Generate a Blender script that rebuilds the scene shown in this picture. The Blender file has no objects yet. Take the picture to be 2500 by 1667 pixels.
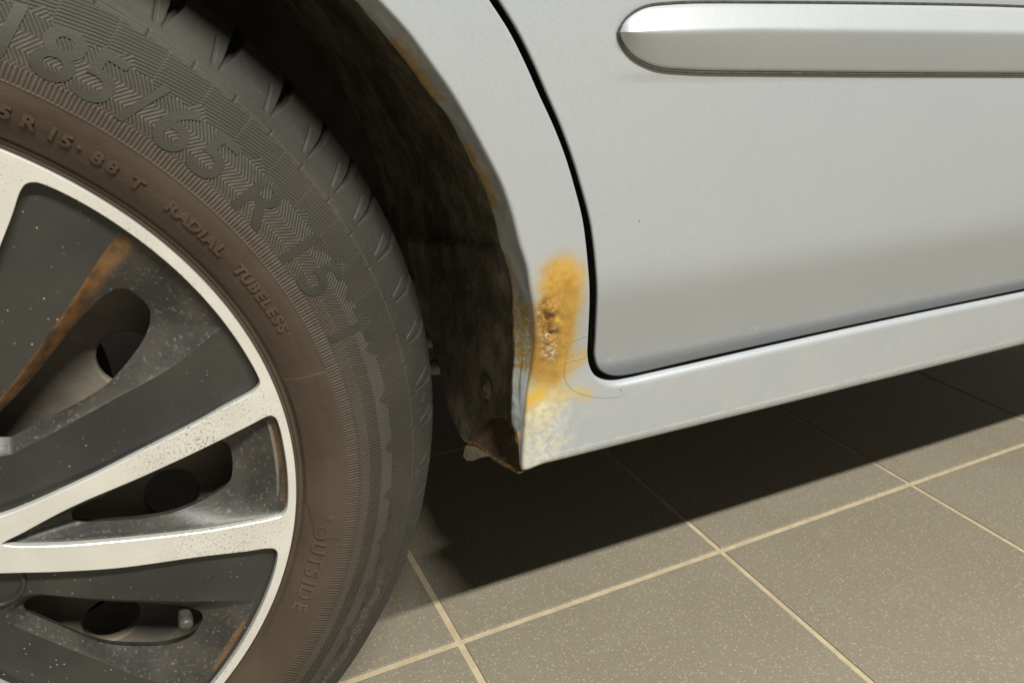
import bpy, bmesh, math, random
import numpy as np
from mathutils import Vector, Matrix

# ------------------------------------------------------------------ camera, world, lamps, exposure
scene = bpy.context.scene
COL = scene.collection
RAD = math.radians

cam_data = bpy.data.cameras.new("camera")
cam = bpy.data.objects.new("camera", cam_data)
COL.objects.link(cam)
scene.camera = cam
cam_data.sensor_fit = 'HORIZONTAL'
cam_data.sensor_width = 36.0
cam_data.lens = 36.0 * 1845.6 / 2500.0
cam_data.clip_start = 0.01
cam_data.clip_end = 60.0
_yaw, _pitch, _roll = RAD(27.30365), RAD(23.17042), RAD(1.59038)
_f = Vector((math.sin(_yaw) * math.cos(_pitch), math.cos(_yaw) * math.cos(_pitch), -math.sin(_pitch)))
_r = Vector((math.cos(_yaw), -math.sin(_yaw), 0))
_u = _r.cross(_f)
_r2 = _r * math.cos(_roll) + _u * math.sin(_roll)
_u2 = -_r * math.sin(_roll) + _u * math.cos(_roll)
_M = Matrix((_r2, _u2, -_f)).transposed().to_4x4()
_M.translation = Vector((0.1478, -0.3815, 0.5357))
cam.matrix_world = _M

world = bpy.data.worlds.new("World")
scene.world = world
world.use_nodes = True
bg = world.node_tree.nodes["Background"]
bg.inputs[0].default_value = (1.0, 0.97, 0.86, 1)
bg.inputs[1].default_value = 0.215

def tube_lamp(name, loc, length, width, power, colour, aim):
    d = bpy.data.lights.new(name, 'AREA')
    d.shape = 'RECTANGLE'
    d.size = length
    d.size_y = width
    d.energy = power
    d.color = colour
    o = bpy.data.objects.new(name, d)
    COL.objects.link(o)
    o.location = loc
    z = (Vector(loc) - Vector(aim)).normalized()      # the lamp shines along its -Z
    x = Vector((1, 0, 0))
    y = z.cross(x).normalized()
    x = y.cross(z)
    m = Matrix((x, y, z)).transposed().to_4x4()
    m.translation = Vector(loc)
    o.matrix_world = m
    return o

# one row of fluorescent tubes under the workshop ceiling, running along the car
tube_lamp("ceiling_tube_lamp", (0.60, -1.96, 2.95), 1.7, 0.06, 205.0, (1.0, 0.985, 0.90), (0.60, -0.04, 0.28))

scene.view_settings.view_transform = 'Standard'
scene.view_settings.look = 'None'
scene.view_settings.gamma = 1.0
scene.view_settings.exposure = 0.0
scene.view_settings.use_curve_mapping = False
scene.cycles.max_bounces = 8
scene.cycles.use_denoising = True

# ------------------------------------------------------------------ node helper
class S:
    """a socket with arithmetic"""
    def __init__(s, g, sock): s.g, s.k = g, sock
    def __add__(a, b): return a.g.m('ADD', a, b)
    __radd__ = __add__
    def __sub__(a, b): return a.g.m('SUBTRACT', a, b)
    def __rsub__(a, b): return a.g.m('SUBTRACT', b, a)
    def __mul__(a, b): return a.g.m('MULTIPLY', a, b)
    __rmul__ = __mul__
    def __truediv__(a, b): return a.g.m('DIVIDE', a, b)

class Mat:
    def __init__(s, name):
        s.mat = bpy.data.materials.new(name)
        s.mat.use_nodes = True
        s.nt = s.mat.node_tree
        s.b = s.nt.nodes["Principled BSDF"]
        s._pos = None
    def new(s, t): return s.nt.nodes.new(t)
    def put(s, sock, v):
        if isinstance(v, S): s.nt.links.new(v.k, sock)
        elif isinstance(v, (tuple, list)) and len(v) == 3 and sock.type == 'RGBA': sock.default_value = (*v, 1)
        else: sock.default_value = v
    def m(s, op, a, b=0.0, c=0.0, clamp=False):
        n = s.new('ShaderNodeMath'); n.operation = op; n.use_clamp = clamp
        for i, v in enumerate((a, b, c)): s.put(n.inputs[i], v)
        return S(s, n.outputs[0])
    def pos(s):
        if s._pos is None:
            n = s.new('ShaderNodeTexCoord'); s._pos = S(s, n.outputs['Object'])
        return s._pos
    def wpos(s): return S(s, s.new('ShaderNodeNewGeometry').outputs['Position'])
    def xyz(s, v):
        n = s.new('ShaderNodeSeparateXYZ'); s.put(n.inputs[0], v)
        return [S(s, n.outputs[i]) for i in range(3)]
    def vec(s, x, y, z):
        n = s.new('ShaderNodeCombineXYZ')
        for i, v in enumerate((x, y, z)): s.put(n.inputs[i], v)
        return S(s, n.outputs[0])
    def scale(s, v, k):
        n = s.new('ShaderNodeVectorMath'); n.operation = 'MULTIPLY'; s.put(n.inputs[0], v); n.inputs[1].default_value = k
        return S(s, n.outputs[0])
    def noise(s, scale, detail=3, rough=0.55, vec=None, dist=0.0, col=False):
        n = s.new('ShaderNodeTexNoise'); s.put(n.inputs['Vector'], vec or s.pos())
        n.inputs['Scale'].default_value = scale; n.inputs['Detail'].default_value = detail
        n.inputs['Roughness'].default_value = rough; n.inputs['Distortion'].default_value = dist
        return S(s, n.outputs[1 if col else 0])
    def voro(s, scale, vec=None, out='Distance', rnd=1.0):
        n = s.new('ShaderNodeTexVoronoi'); s.put(n.inputs['Vector'], vec or s.pos())
        n.inputs['Scale'].default_value = scale; n.inputs['Randomness'].default_value = rnd
        return S(s, n.outputs[out])
    def step(s, v, a, b, lo=0.0, hi=1.0):
        n = s.new('ShaderNodeMapRange'); n.interpolation_type = 'SMOOTHSTEP'; s.put(n.inputs[0], v)
        if a > b: a, b, lo, hi = b, a, hi, lo
        n.inputs[1].default_value = a; n.inputs[2].default_value = b
        n.inputs[3].default_value = lo; n.inputs[4].default_value = hi
        return S(s, n.outputs[0])
    def mix(s, f, a, b):
        n = s.new('ShaderNodeMix'); n.data_type = 'RGBA'
        s.put(n.inputs[0], f); s.put(n.inputs[6], a); s.put(n.inputs[7], b)
        return S(s, n.outputs[2])
    def lerp(s, f, a, b):
        n = s.new('ShaderNodeMix'); n.data_type = 'FLOAT'
        s.put(n.inputs[0], f); s.put(n.inputs[2], a); s.put(n.inputs[3], b)
        return S(s, n.outputs[0])
    def capsule(s, x, z, a, b, wx=1.0):
        """distance in the x-z plane to the segment a-b"""
        ax, az = a; bx, bz = b
        dx, dz = bx - ax, bz - az
        L2 = dx * dx + dz * dz + 1e-12
        px, pz = x - ax, z - az
        t = s.m('MULTIPLY_ADD', px, dx / L2, pz * (dz / L2), clamp=True)
        qx, qz = px - t * dx, pz - t * dz
        return s.m('SQRT', qx * qx * (wx * wx) + qz * qz)
    def bump(s, h, strength, dist):
        n = s.new('ShaderNodeBump'); n.inputs['Strength'].default_value = strength
        n.inputs['Distance'].default_value = dist; s.put(n.inputs['Height'], h)
        s.nt.links.new(n.outputs[0], s.b.inputs['Normal'])
    def set(s, **k):
        names = dict(color='Base Color', rough='Roughness', metal='Metallic', spec='Specular IOR Level', coat='Coat Weight',
                     coatr='Coat Roughness', alpha='Alpha', trans='Transmission Weight', ior='IOR', sheen='Sheen Weight')
        for a, v in k.items(): s.put(s.b.inputs[names[a]], v)
        return s

MAT = {}
def reg(name, g): MAT[name] = g.mat

# ---- silver paint with the rust of the sill corner
def paint(name, rusty):
    g = Mat(name)
    p = g.pos(); x, y, z = g.xyz(p)
    base = (0.575, 0.585, 0.61)
    cloud = g.noise(9, 3)
    col = g.mix(g.step(cloud, .3, .7), (0.462, 0.486, 0.516), (0.442, 0.470, 0.506))
    flake = g.voro(1500, out='Color')
    fl = g.xyz(flake)[0]
    col = g.mix(g.step(fl, .55, 1.0, 0, .12), col, (0.68, 0.68, 0.68))
    col = g.mix(g.step(fl, .45, .0, 0, .10), col, (0.30, 0.31, 0.33))
    dust = g.step(g.noise(55, 6, .7), .48, .72, 0, .22)
    col = g.mix(dust * g.step(z, .42, .29), col, (0.62, 0.59, 0.50))
    # sparse dark tar specks and pale chips
    v = g.voro(62); sel = g.xyz(g.voro(62, out='Color'))[0]
    sp = g.step(v, .045, .022) * g.step(sel, .90, .93)
    col = g.mix(sp * .8, col, (0.05, 0.045, 0.04))
    v2 = g.voro(95); s2 = g.xyz(g.voro(95, out='Color'))[1]
    chip = g.step(v2, .10, .04) * g.step(s2, .90, .93) * g.step(z, .40, .34)
    col = g.mix(chip * .8, col, (0.85, 0.84, 0.80))
    # fine horizontal scuffs near the lower edge
    scv = g.vec(x * 14.0, y * 14.0, z * 900.0)
    sc = g.step(g.noise(1.0, 4, .7, vec=scv), .56, .72) * g.step(z, .290, .280)
    col = g.mix(sc * .5, col, (0.80, 0.79, 0.76))
    lw = g.noise(30, 4, .6)
    ln = g.step(g.m('ABSOLUTE', z + x * .004 + (lw - .5) * .0016 - .2855), .0007, .0002) * g.step(g.noise(160, 3, .6), .34, .50)
    col = g.mix(ln * .32, col, (0.88, 0.87, 0.84))
    col = g.mix(g.step(z + (lw - .5) * .004, .284, .279) * g.step(g.noise(340, 5, .7), .40, .62) * .55, col, (0.36, 0.36, 0.34))
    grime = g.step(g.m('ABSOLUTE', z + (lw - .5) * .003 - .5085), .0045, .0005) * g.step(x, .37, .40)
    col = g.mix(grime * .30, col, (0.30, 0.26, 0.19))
    rough, metal, hgt = 0.38, 0.38, None
    if rusty:
        sh = g.step(z, .400, .338, 0, .0054)
        x, z = x - sh, z + sh
        w = g.noise(120, 4, .6, col=True); wx, wy, wz = g.xyz(w)
        w2 = g.noise(700, 3, .6, col=True); ux, uy, uz = g.xyz(w2)
        X = x + (wx - .5) * .010 + (ux - .5) * .0018
        Z = z + (wz - .5) * .010 + (uz - .5) * .0018
        d1 = g.m('MINIMUM', g.capsule(X, Z, (.3540, .4030), (.3555, .392)), g.capsule(X, Z, (.3525, .386), (.3500, .352)) * .93)
        main = g.step(d1, .0175, .0085)
        d2 = g.capsule(X, Z, (.3380, .3305), (.3435, .3335)); low = g.step(d2, .0095, .001)
        d3 = g.capsule(X, Z, (.3440, .334), (.378, .3275)); lowp = g.step(d3, .008, .002, 0, .8)
        d4 = g.capsule(X, Z, (.3635, .3505), (.372, .3535)); side = g.step(d4, .0085, .003, 0, .85)
        # pale, bleached corner of the sill
        pale_n = g.noise(95, 7, .72)
        pale = g.step(z + (pale_n - .5) * .055, .336, .320) * g.step(x + (pale_n - .5) * .075, .378, .349)
        pale = pale * g.step(g.noise(170, 4, .6), .36, .62, .12, 1.0)
        col = g.mix(pale * .85, col, g.mix(g.step(g.noise(60, 3), .4, .62), (0.55, 0.51, 0.34), (0.58, 0.56, 0.46)))
        col = g.mix(g.step(d2, .030, .006, 0, .55), col, (0.60, 0.50, 0.22))
        bl = g.step(g.capsule(X, Z, (.388, .385), (.390, .352)), .012, .002) * g.step(g.noise(420, 5, .7), .50, .62)
        col = g.mix(bl * .25, col, (0.70, 0.68, 0.60))
        col = g.mix(lowp, col, (0.60, 0.48, 0.24))
        ochre = g.mix(g.step(g.noise(110, 5, .6), .35, .65), (0.46, 0.275, 0.056), (0.37, 0.195, 0.030))
        halo = g.step(d1, .0225, .010, 0, .65)
        col = g.mix(halo, col, (0.52, 0.40, 0.16))
        col = g.mix(side * g.step(g.noise(500, 4, .7), .38, .56), col, (0.62, 0.40, 0.09))
        col = g.mix(main, col, ochre)
        col = g.mix(low, col, (0.50, 0.32, 0.06))
        # browner halo round the blisters, then the dark core and crumbling paint under it
        d7 = g.capsule(X, Z, (.3475, .3900), (.3490, .3600))
        col = g.mix(g.step(d7, .0125, .002) * g.step(g.noise(210, 5, .7), .40, .62) * .75, col, (0.27, 0.125, 0.022))
        d5 = g.capsule(X, Z, (.3450, .3880), (.3475, .3760))
        core = g.step(d5, .0090, .0010) * g.step(g.noise(330, 4, .6), .36, .62)
        col = g.mix(core, col, (0.165, 0.070, 0.015))
        d6 = g.capsule(X, Z, (.3470, .3700), (.3495, .3600))
        flakes = g.step(d6, .0075, .002) * g.step(g.noise(430, 4, .6), .50, .60)
        col = g.mix(flakes, col, (0.55, 0.48, 0.38))
        rough = g.lerp(core, g.lerp(g.m('MAXIMUM', main, pale * .8), .38, .62), .34)
        metal = g.lerp(g.m('MAXIMUM', main, g.m('MAXIMUM', low, pale * .8)), .38, 0.0)
        hgt = g.noise(800, 4, .7) * main * .5 + core * -.9 + flakes * .6
    g.set(color=col, rough=rough, metal=metal, coat=.22, coatr=.15, spec=.5)
    orange = g.noise(420, 2)
    h = orange * .05
    if hgt is not None: h = h + hgt
    g.bump(h, .35, .0006)
    reg(name, g)
paint('silver_paint', False)
paint('silver_paint_rusted', True)

def flange_mat():
    g = Mat('bare_flange')
    x, y, z = g.xyz(g.pos())
    n = g.noise(70, 6, .65)
    col = g.mix(g.step(n, .35, .65), (0.33, 0.36, 0.38), (0.44, 0.46, 0.45))
    # rust in patches that start at the inner edge, as in the two upper spots and by the blister
    ns = g.noise(160, 5, .65)
    for (a, b, r0, k) in (((.270, .521), (.287, .501), .0085, .9), ((.306, .472), (.320, .446), .0075, .9), ((.330, .415), (.336, .385), .004, .4)):
        d = g.capsule(x + (ns - .5) * .010, z + (ns - .5) * .010, a, b)
        e = g.step(d, r0, r0 * .35) * g.step(y + (g.noise(240, 4, .7) - .5) * .03, -.034, -.021)
        col = g.mix(e * k, col, g.mix(g.step(ns, .4, .6), (0.44, 0.29, 0.10), (0.36, 0.21, 0.05)))
    d = g.capsule(x + (ns - .5) * .012, z + (ns - .5) * .02, (.338, .382), (.338, .350))
    e = g.step(d, .012, .003) * g.step(g.noise(330, 5, .7), .38, .56)
    col = g.mix(e, col, (0.36, 0.21, 0.035))
    ol = g.step(g.noise(45, 5, .6), .48, .62) * g.step(z, .45, .36)
    col = g.mix(ol * .55, col, (0.30, 0.27, 0.13))
    ch = g.step(g.voro(150), .12, .05) * g.step(g.xyz(g.voro(150, out='Color'))[0], .82, .86)
    col = g.mix(ch, col, (0.75, 0.74, 0.70))
    g.set(color=col, rough=.45, metal=.15, coat=.2, coatr=.3)
    g.bump(g.noise(500, 4, .7), .35, .0007)
    reg('bare_flange', g)
flange_mat()

def simple(name, c1, c2, nscale, rough, metal=0.0, bump=0.0, bscale=400, coat=0.0, c3=None, n3=30, lo=.35, hi=.65, spec=.5):
    g = Mat(name)
    col = g.mix(g.step(g.noise(nscale, 5, .62), lo, hi), c1, c2)
    if c3: col = g.mix(g.step(g.noise(n3, 6, .68), .54, .68), col, c3)
    g.set(color=col, rough=rough, metal=metal, coat=coat, coatr=.2, spec=spec)
    if bump: g.bump(g.noise(bscale, 4, .65), bump, .001)
    reg(name, g)
simple('black_rubber_seal', (.006, .007, .008), (.012, .013, .014), 60, .55)
simple('gasket_rubber', (.03, .028, .024), (.06, .055, .045), 200, .7)
simple('underbody_black', (.075, .068, .055), (.12, .108, .085), 20, .8)
simple('rusty_plate', (.20, .13, .075), (.11, .082, .052), 110, .85, bump=.8, bscale=220, c3=(.22, .105, .030), n3=95)
simple('plate_edge', (.30, .17, .07), (.17, .095, .04), 240, .8, bump=.6, c3=(.50, .43, .30), n3=300)
simple('cream_flake', (.62, .57, .45), (.45, .36, .24), 200, .7, bump=.4)
simple('spring_steel', (.17, .18, .18), (.11, .115, .11), 60, .55, c3=(.17, .12, .06), n3=40)
simple('steel_wheel_paint', (.12, .11, .095), (.20, .165, .12), 22, .6, bump=.3, c3=(.11, .075, .045), n3=14)
simple('brake_black', (.010, .010, .009), (.02, .018, .015), 30, .7)
simple('valve_metal', (.075, .072, .062), (.045, .043, .038), 300, .5, metal=.2)
simple('film_line', (.28, .28, .26), (.42, .42, .39), 200, .5)

def liner_mat():
    g = Mat('dirty_liner')
    x, y, z = g.xyz(g.pos())
    n = g.noise(22, 7, .72)
    col = g.mix(g.step(n, .40, .66), (.14, .124, .088), (.40, .345, .25))
    mud = g.step(g.noise(75, 6, .7), .52, .66) * g.step(y, .085, .012)
    col = g.mix(mud * .75, col, (.36, .32, .25))
    br = g.step(g.noise(28, 5, .65), .5, .68) * g.step(z, .42, .30)
    col = g.mix(br * .6, col, (.24, .165, .105))
    wt = g.step(g.noise(200, 4, .7), .62, .70) * g.step(z, .40, .30)
    col = g.mix(wt * .4, col, (.30, .27, .21))
    g.set(color=col, rough=.78)
    g.bump(g.noise(150, 7, .72), .8, .003)
    reg('dirty_liner', g)
liner_mat()

def tyre_mat():
    g = Mat('tyre_rubber')
    x, y, z = g.xyz(g.pos())
    r = g.m('SQRT', x * x + z * z)
    n = g.noise(24, 5, .6); nf = g.noise(300, 4, .65)
    rub = g.mix(g.step(n, .35, .68), (.032, .029, .0235), (.046, .0415, .033))
    brown = g.mix(g.step(n, .3, .7), (.056, .040, .0265), (.074, .053, .035))
    col = g.mix(g.step(r + (n - .5) * .030, .264, .230), rub, brown)
    # darker, cleaner shoulder
    col = g.mix(g.step(r, .279, .286, 0, .55), col, (.032, .031, .028))
    # grey-green bloom on the lower part of the ribbed band
    col = g.mix(g.step(nf, .55, .75, 0, .30), col, (.075, .070, .058))
    th = g.m('ARCTAN2', z, x)
    an = g.new('ShaderNodeAttribute'); an.attribute_name = 'rib_height'
    rib_h = S(g, an.outputs['Fac'])  # colour follows the moulded relief: grooves darker, rib tops lighter
    col = g.mix(g.step(rib_h, .55, 1.0, 0, .38), col, (.074, .067, .053))
    col = g.mix(g.step(rib_h, .45, .15, 0, .62), col, (.014, .013, .011))
    # scuffed kerb marks on the lower outer ribs
    wob = g.noise(38, 4, .6)
    dsc = g.m('ABSOLUTE', r + (wob - .5) * .020 - .272)
    sc = g.step(dsc, .0045, .0008) * g.step(th, -.30, -.42) * g.step(g.noise(700, 5, .75), .46, .60)
    col = g.mix(sc * .6, col, (.17, .16, .14))
    dst = g.step(g.noise(120, 5, .7), .55, .7) * g.step(r, .279, .290) * g.step(th, .35, .0)
    col = g.mix(dst * .5, col, (.12, .115, .105))
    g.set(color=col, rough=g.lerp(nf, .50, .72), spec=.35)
    g.bump(g.noise(900, 3, .6), .25, .0004)
    reg('tyre_rubber', g)
    # lettering: the same rubber, a little smoother and greyer
    g = Mat('tyre_letter')
    n = g.noise(30, 4, .6)
    col = g.mix(g.step(n, .35, .65), (.029, .0265, .0215), (.039, .0355, .0285))
    g.set(color=col, rough=.60, spec=.3)
    g.bump(g.noise(700, 3, .6), .3, .0004)
    reg('tyre_letter', g)
    g = Mat('tyre_letter_small')
    col = g.mix(g.step(n if False else g.noise(60, 4, .6), .35, .65), (.074, .052, .033), (.092, .066, .043))
    g.set(color=col, rough=.60, spec=.3)
    reg('tyre_letter_small', g)
tyre_mat()

def hubcap_mats():
    g = Mat('hubcap_silver')
    w = g.wpos(); x, y, z = g.xyz(w)
    r = g.m('SQRT', x * x + (z - .3) * (z - .3))
    col = g.mix(g.step(g.noise(30, 4, vec=w), .35, .65), (.86, .85, .81), (.78, .77, .73))
    gr = g.step(g.noise(720, 6, .75, vec=w) + (g.noise(16, 3, vec=w) - .5) * .35, .545, .66)
    zone = g.step(r, .105, .165) * g.step(r, .2055, .199, .25, 1)
    col = g.mix(gr * zone * .9, col, (.10, .085, .065))
    gr2 = g.step(g.noise(900, 5, .7, vec=w), .64, .72)
    col = g.mix(gr2 * .45, col, (.14, .12, .09))
    g.set(color=col, rough=.30, metal=.55, coat=.3, coatr=.15)
    g.bump(g.noise(260, 3, vec=w), .12, .0006)
    reg('hubcap_silver', g)

    g = Mat('hubcap_black')
    w = g.wpos(); x, y, z = g.xyz(w)
    col = g.mix(g.step(g.noise(14, 4, vec=w), .35, .65), (.022, .022, .021), (.036, .035, .031))
    dv = g.step(g.noise(60, 4, .6, vec=w), .50, .62)
    vv = g.voro(330, vec=w); vs = g.xyz(g.voro(330, vec=w, out='Color'))[0]
    fleck = g.step(vv + (g.noise(700, 2, vec=w) - .5) * .2, .20, .06) * g.step(vs, .55, .95) * g.step(g.noise(13, 3, vec=w), .36, .60)
    col = g.mix(fleck * .8, col, (.36, .35, .33))
    v3 = g.voro(140, vec=w); s3 = g.xyz(g.voro(140, vec=w, out='Color'))[1]
    fl2 = g.step(v3, .13, .05) * g.step(s3, .93, .95)
    col = g.mix(fl2, col, (.50, .48, .45))
    g.set(color=col, rough=.33, spec=.5)
    g.bump(g.noise(500, 3, vec=w), .2, .0004)
    reg('hubcap_black', g)

    g = Mat('hubcap_window_black')
    w = g.wpos(); x, y, z = g.xyz(w)
    col = g.mix(g.step(g.noise(40, 5, vec=w), .35, .65), (.026, .025, .023), (.050, .046, .040))
    fl = g.step(g.noise(420, 5, .75, vec=w), .55, .68)
    col = g.mix(fl * .6, col, (.20, .18, .15))
    nz = g.noise(90, 5, .65, vec=w)
    # rusty dust runs caught along three window walls
    for a, b, r0, k in (((.070, .352), (.139, .437), .0105, .95), ((.199, .334), (.2025, .272), .0028, .45), ((.182, .212), (.150, .168), .0028, .45)):
        d = g.capsule(x + (nz - .5) * .010, z + (nz - .5) * .010, a, b)
        col = g.mix(g.step(d, r0, r0 * .3) * g.step(nz, .25, .5) * k, col, g.mix(g.step(nz, .4, .65), (.13, .060, .020), (.22, .115, .045)))
    g.set(color=col, rough=.45, spec=.45)
    g.bump(g.noise(400, 4, vec=w), .3, .0005)
    reg('hubcap_window_black', g)
hubcap_mats()

def tile_mats():
    g = Mat('speckled_tile')
    w = g.wpos()
    rnd = S(g, g.new('ShaderNodeObjectInfo').outputs['Random'])
    col = g.mix(g.step(g.noise(5, 4, vec=w), .3, .7), (.228, .202, .158), (.258, .231, .182))
    col = g.mix(rnd * .42, col, (.225, .192, .140))
    grit = g.noise(420, 3, .7, vec=w)
    col = g.mix(g.step(grit, .35, .62, 0, .22), col, (.17, .15, .115))
    big = g.step(g.noise(26, 4, .6, vec=w), .55, .72, 0, .22)
    col = g.mix(big, col, (.27, .255, .195))
    for sc, thr, rad, k, c in ((300, .60, .40, .42, (.50, .44, .33)), (520, .55, .42, .40, (.46, .40, .30)), (170, .90, .20, .45, (.56, .51, .41)), (380, .80, .36, .45, (.15, .125, .09))):
        wv = g.scale(w, (1, 1, 0))
        v = g.voro(sc, vec=wv); s_ = g.xyz(g.voro(sc, vec=wv, out='Color'))[0]
        col = g.mix(g.step(v, rad, rad * .45) * g.step(s_, thr, thr + .04) * k, col, c)
    g.set(color=col, rough=g.lerp(g.noise(9, 3, vec=w), .42, .58), spec=.4)
    g.bump(g.noise(380, 4, .6, vec=w), .22, .0006)
    reg('speckled_tile', g)
    g = Mat('cream_grout')
    w = g.wpos()
    col = g.mix(g.step(g.noise(60, 5, .65, vec=w), .35, .65), (.51, .425, .29), (.43, .355, .24))
    col = g.mix(g.step(g.noise(18, 4, vec=w), .52, .7), col, (.42, .33, .21))
    g.set(color=col, rough=.9, spec=.2)
    g.bump(g.noise(700, 4, .7, vec=w), .5, .0008)
    reg('cream_grout', g)
tile_mats()

# ------------------------------------------------------------------ mesh helpers
def link(name, me, mat, parent=None, loc=(0, 0, 0)):
    o = bpy.data.objects.new(name, me)
    COL.objects.link(o)
    if mat and not me.materials: me.materials.append(MAT[mat])
    o.location = loc
    if parent is not None: o.parent = parent
    return o

def raw_mesh(name, V, F, smooth=True):
    V = np.asarray(V, dtype=np.float32).reshape(-1, 3); F = np.asarray(F, dtype=np.int32)
    me = bpy.data.meshes.new(name)
    me.vertices.add(len(V)); me.vertices.foreach_set('co', V.ravel())
    n = F.shape[1]
    me.loops.add(F.size); me.loops.foreach_set('vertex_index', F.ravel())
    me.polygons.add(len(F)); me.polygons.foreach_set('loop_start', np.arange(0, F.size, n, dtype=np.int32))
    me.polygons.foreach_set('use_smooth', np.full(len(F), smooth))
    me.update(calc_edges=True); me.validate()
    return me

def grid_mesh(name, V, wrap_u=False, wrap_v=False, smooth=True, flip=False):
    """V[nu][nv][3] -> quads"""
    nu, nv = V.shape[:2]
    I = np.arange(nu * nv).reshape(nu, nv)
    A = I if not wrap_u else np.vstack([I, I[:1]])
    A = A if not wrap_v else np.hstack([A, A[:, :1]])
    q = np.stack([A[:-1, :-1], A[1:, :-1], A[1:, 1:], A[:-1, 1:]], -1).reshape(-1, 4)
    if flip: q = q[:, ::-1]
    return raw_mesh(name, V, q, smooth)

def resample(P, n):
    P = np.asarray(P, float)
    d = np.r_[0, np.cumsum(np.linalg.norm(np.diff(P, axis=0), axis=1))]
    t = np.linspace(0, d[-1], n)
    return np.stack([np.interp(t, d, P[:, k]) for k in range(P.shape[1])], 1)

def smooth_curve(P, n=12, closed=False):
    """Catmull-Rom through the points"""
    P = np.asarray(P, float)
    if closed: Q = np.vstack([P[-1:], P, P[:2]])
    else: Q = np.vstack([2 * P[0] - P[1], P, 2 * P[-1] - P[-2]])
    out = []
    for i in range(1, len(Q) - 2):
        p0, p1, p2, p3 = Q[i - 1:i + 3]
        d01, d12, d23 = (max(np.linalg.norm(a - b), 1e-9) ** .5 for a, b in ((p1, p0), (p2, p1), (p3, p2)))
        m1 = (p1 - p0) / d01 - (p2 - p0) / (d01 + d12) + (p2 - p1) / d12
        m2 = (p2 - p1) / d12 - (p3 - p1) / (d12 + d23) + (p3 - p2) / d23
        m1, m2 = m1 * d12, m2 * d12
        for t in np.linspace(0, 1, n, endpoint=False):
            out.append((2 * t**3 - 3 * t**2 + 1) * p1 + (t**3 - 2 * t**2 + t) * m1 + (-2 * t**3 + 3 * t**2) * p2 + (t**3 - t**2) * m2)
    if not closed: out.append(Q[-2])
    return np.array(out)

def smoothstep(a, b, x):
    t = np.clip((x - a) / (b - a), 0, 1)
    return t * t * (3 - 2 * t)

_rng = np.random.RandomState(7)
_lat = _rng.rand(257, 257)
def vnoise(x, y):
    xi = np.floor(x).astype(int); yi = np.floor(y).astype(int)
    fx, fy = x - xi, y - yi
    fx = fx * fx * (3 - 2 * fx); fy = fy * fy * (3 - 2 * fy)
    a = _lat[xi % 257, yi % 257]; b = _lat[(xi + 1) % 257, yi % 257]
    c = _lat[xi % 257, (yi + 1) % 257]; d = _lat[(xi + 1) % 257, (yi + 1) % 257]
    return (a * (1 - fx) + b * fx) * (1 - fy) + (c * (1 - fx) + d * fx) * fy
def fbm(x, y, o=4):
    s, k, t = 0, 1, 0
    for _ in range(o):
        s = s + k * vnoise(x, y); t += k; k *= .55; x = x * 2.03 + 11.3; y = y * 2.03 + 5.7
    return s / t

def box_bm(bm, x0, x1, y0, y1, z0, z1):
    v = [bm.verts.new(c) for c in ((x0, y0, z0), (x1, y0, z0), (x1, y1, z0), (x0, y1, z0), (x0, y0, z1), (x1, y0, z1), (x1, y1, z1), (x0, y1, z1))]
    for f in ((0, 3, 2, 1), (4, 5, 6, 7), (0, 1, 5, 4), (1, 2, 6, 5), (2, 3, 7, 6), (3, 0, 4, 7)): bm.faces.new([v[i] for i in f])

def bm_mesh(name, bm, smooth=False):
    me = bpy.data.meshes.new(name); bm.to_mesh(me); bm.free()
    for p in me.polygons: p.use_smooth = smooth
    return me

# ------------------------------------------------------------------ floor
TP, X0, Y0 = 0.3132, 0.358, 0.1147
GROUT = 0.0064
fl = raw_mesh('floor', [(-4, -4, -.0016), (6, -4, -.0016), (6, 5, -.0016), (-4, 5, -.0016)], [(0, 1, 2, 3)], False)
floor = link('floor', fl, 'cream_grout')
floor['kind'] = 'structure'
floor['label'] = 'tiled workshop floor with cream grout'
bm = bmesh.new()
h = TP / 2 - GROUT / 2
box_bm(bm, -h, h, -h, h, -.006, 0.0)
top = [e for e in bm.edges if all(v.co.z > -.001 for v in e.verts)]
bmesh.ops.bevel(bm, geom=top, offset=.0012, segments=2, affect='EDGES', profile=.6)
tile_me = bm_mesh('floor_tile', bm)
tile_me.materials.append(MAT['speckled_tile'])
rt = random.Random(3)
for i in range(-7, 11):
    for j in range(-8, 8):
        o = link('floor_tile', tile_me, None, floor, (X0 + (i + .5) * TP, Y0 + (j + .5) * TP, rt.uniform(-.0003, .0002)))
        o.rotation_euler = (rt.uniform(-.0008, .0008), rt.uniform(-.0008, .0008), 0)

# ------------------------------------------------------------------ the car
car = bpy.data.objects.new('car', None)
car.empty_display_size = .3
COL.objects.link(car)
car['label'] = 'silver car with rusted sill corner, black and silver hubcap and muddy wheel arch'
car['category'] = 'car'

A1 = [(0.2551,0.5412),(0.2688,0.5278),(0.2794,0.5146),(0.2885,0.5030),(0.2980,0.4886),(0.3081,0.4717),(0.3160,0.4575),(0.3226,0.4408),(0.3272,0.4255),(0.3321,0.4120),(0.3350,0.3981),(0.3388,0.3831),(0.3418,0.3669),(0.3428,0.3560),(0.3425,0.3391),(0.3407,0.3227),(0.3398,0.3089),(0.3390,0.2950)]
B1 = [(0.3085,0.5429),(0.3189,0.5299),(0.3277,0.5160),(0.3359,0.5014),(0.3447,0.4863),(0.3528,0.4702),(0.3595,0.4536),(0.3656,0.4361),(0.3690,0.4211),(0.3723,0.4026),(0.3757,0.3823),(0.3792,0.3600),(0.3810,0.3487),(0.3840,0.3395),(0.3885,0.3330),(0.3959,0.3279),(0.4044,0.3250),(0.4155,0.3243),(0.4348,0.3245),(0.4616,0.3248),(0.5294,0.3258),(0.6253,0.3267),(0.7370,0.3269),(0.8282,0.3266)]
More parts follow.
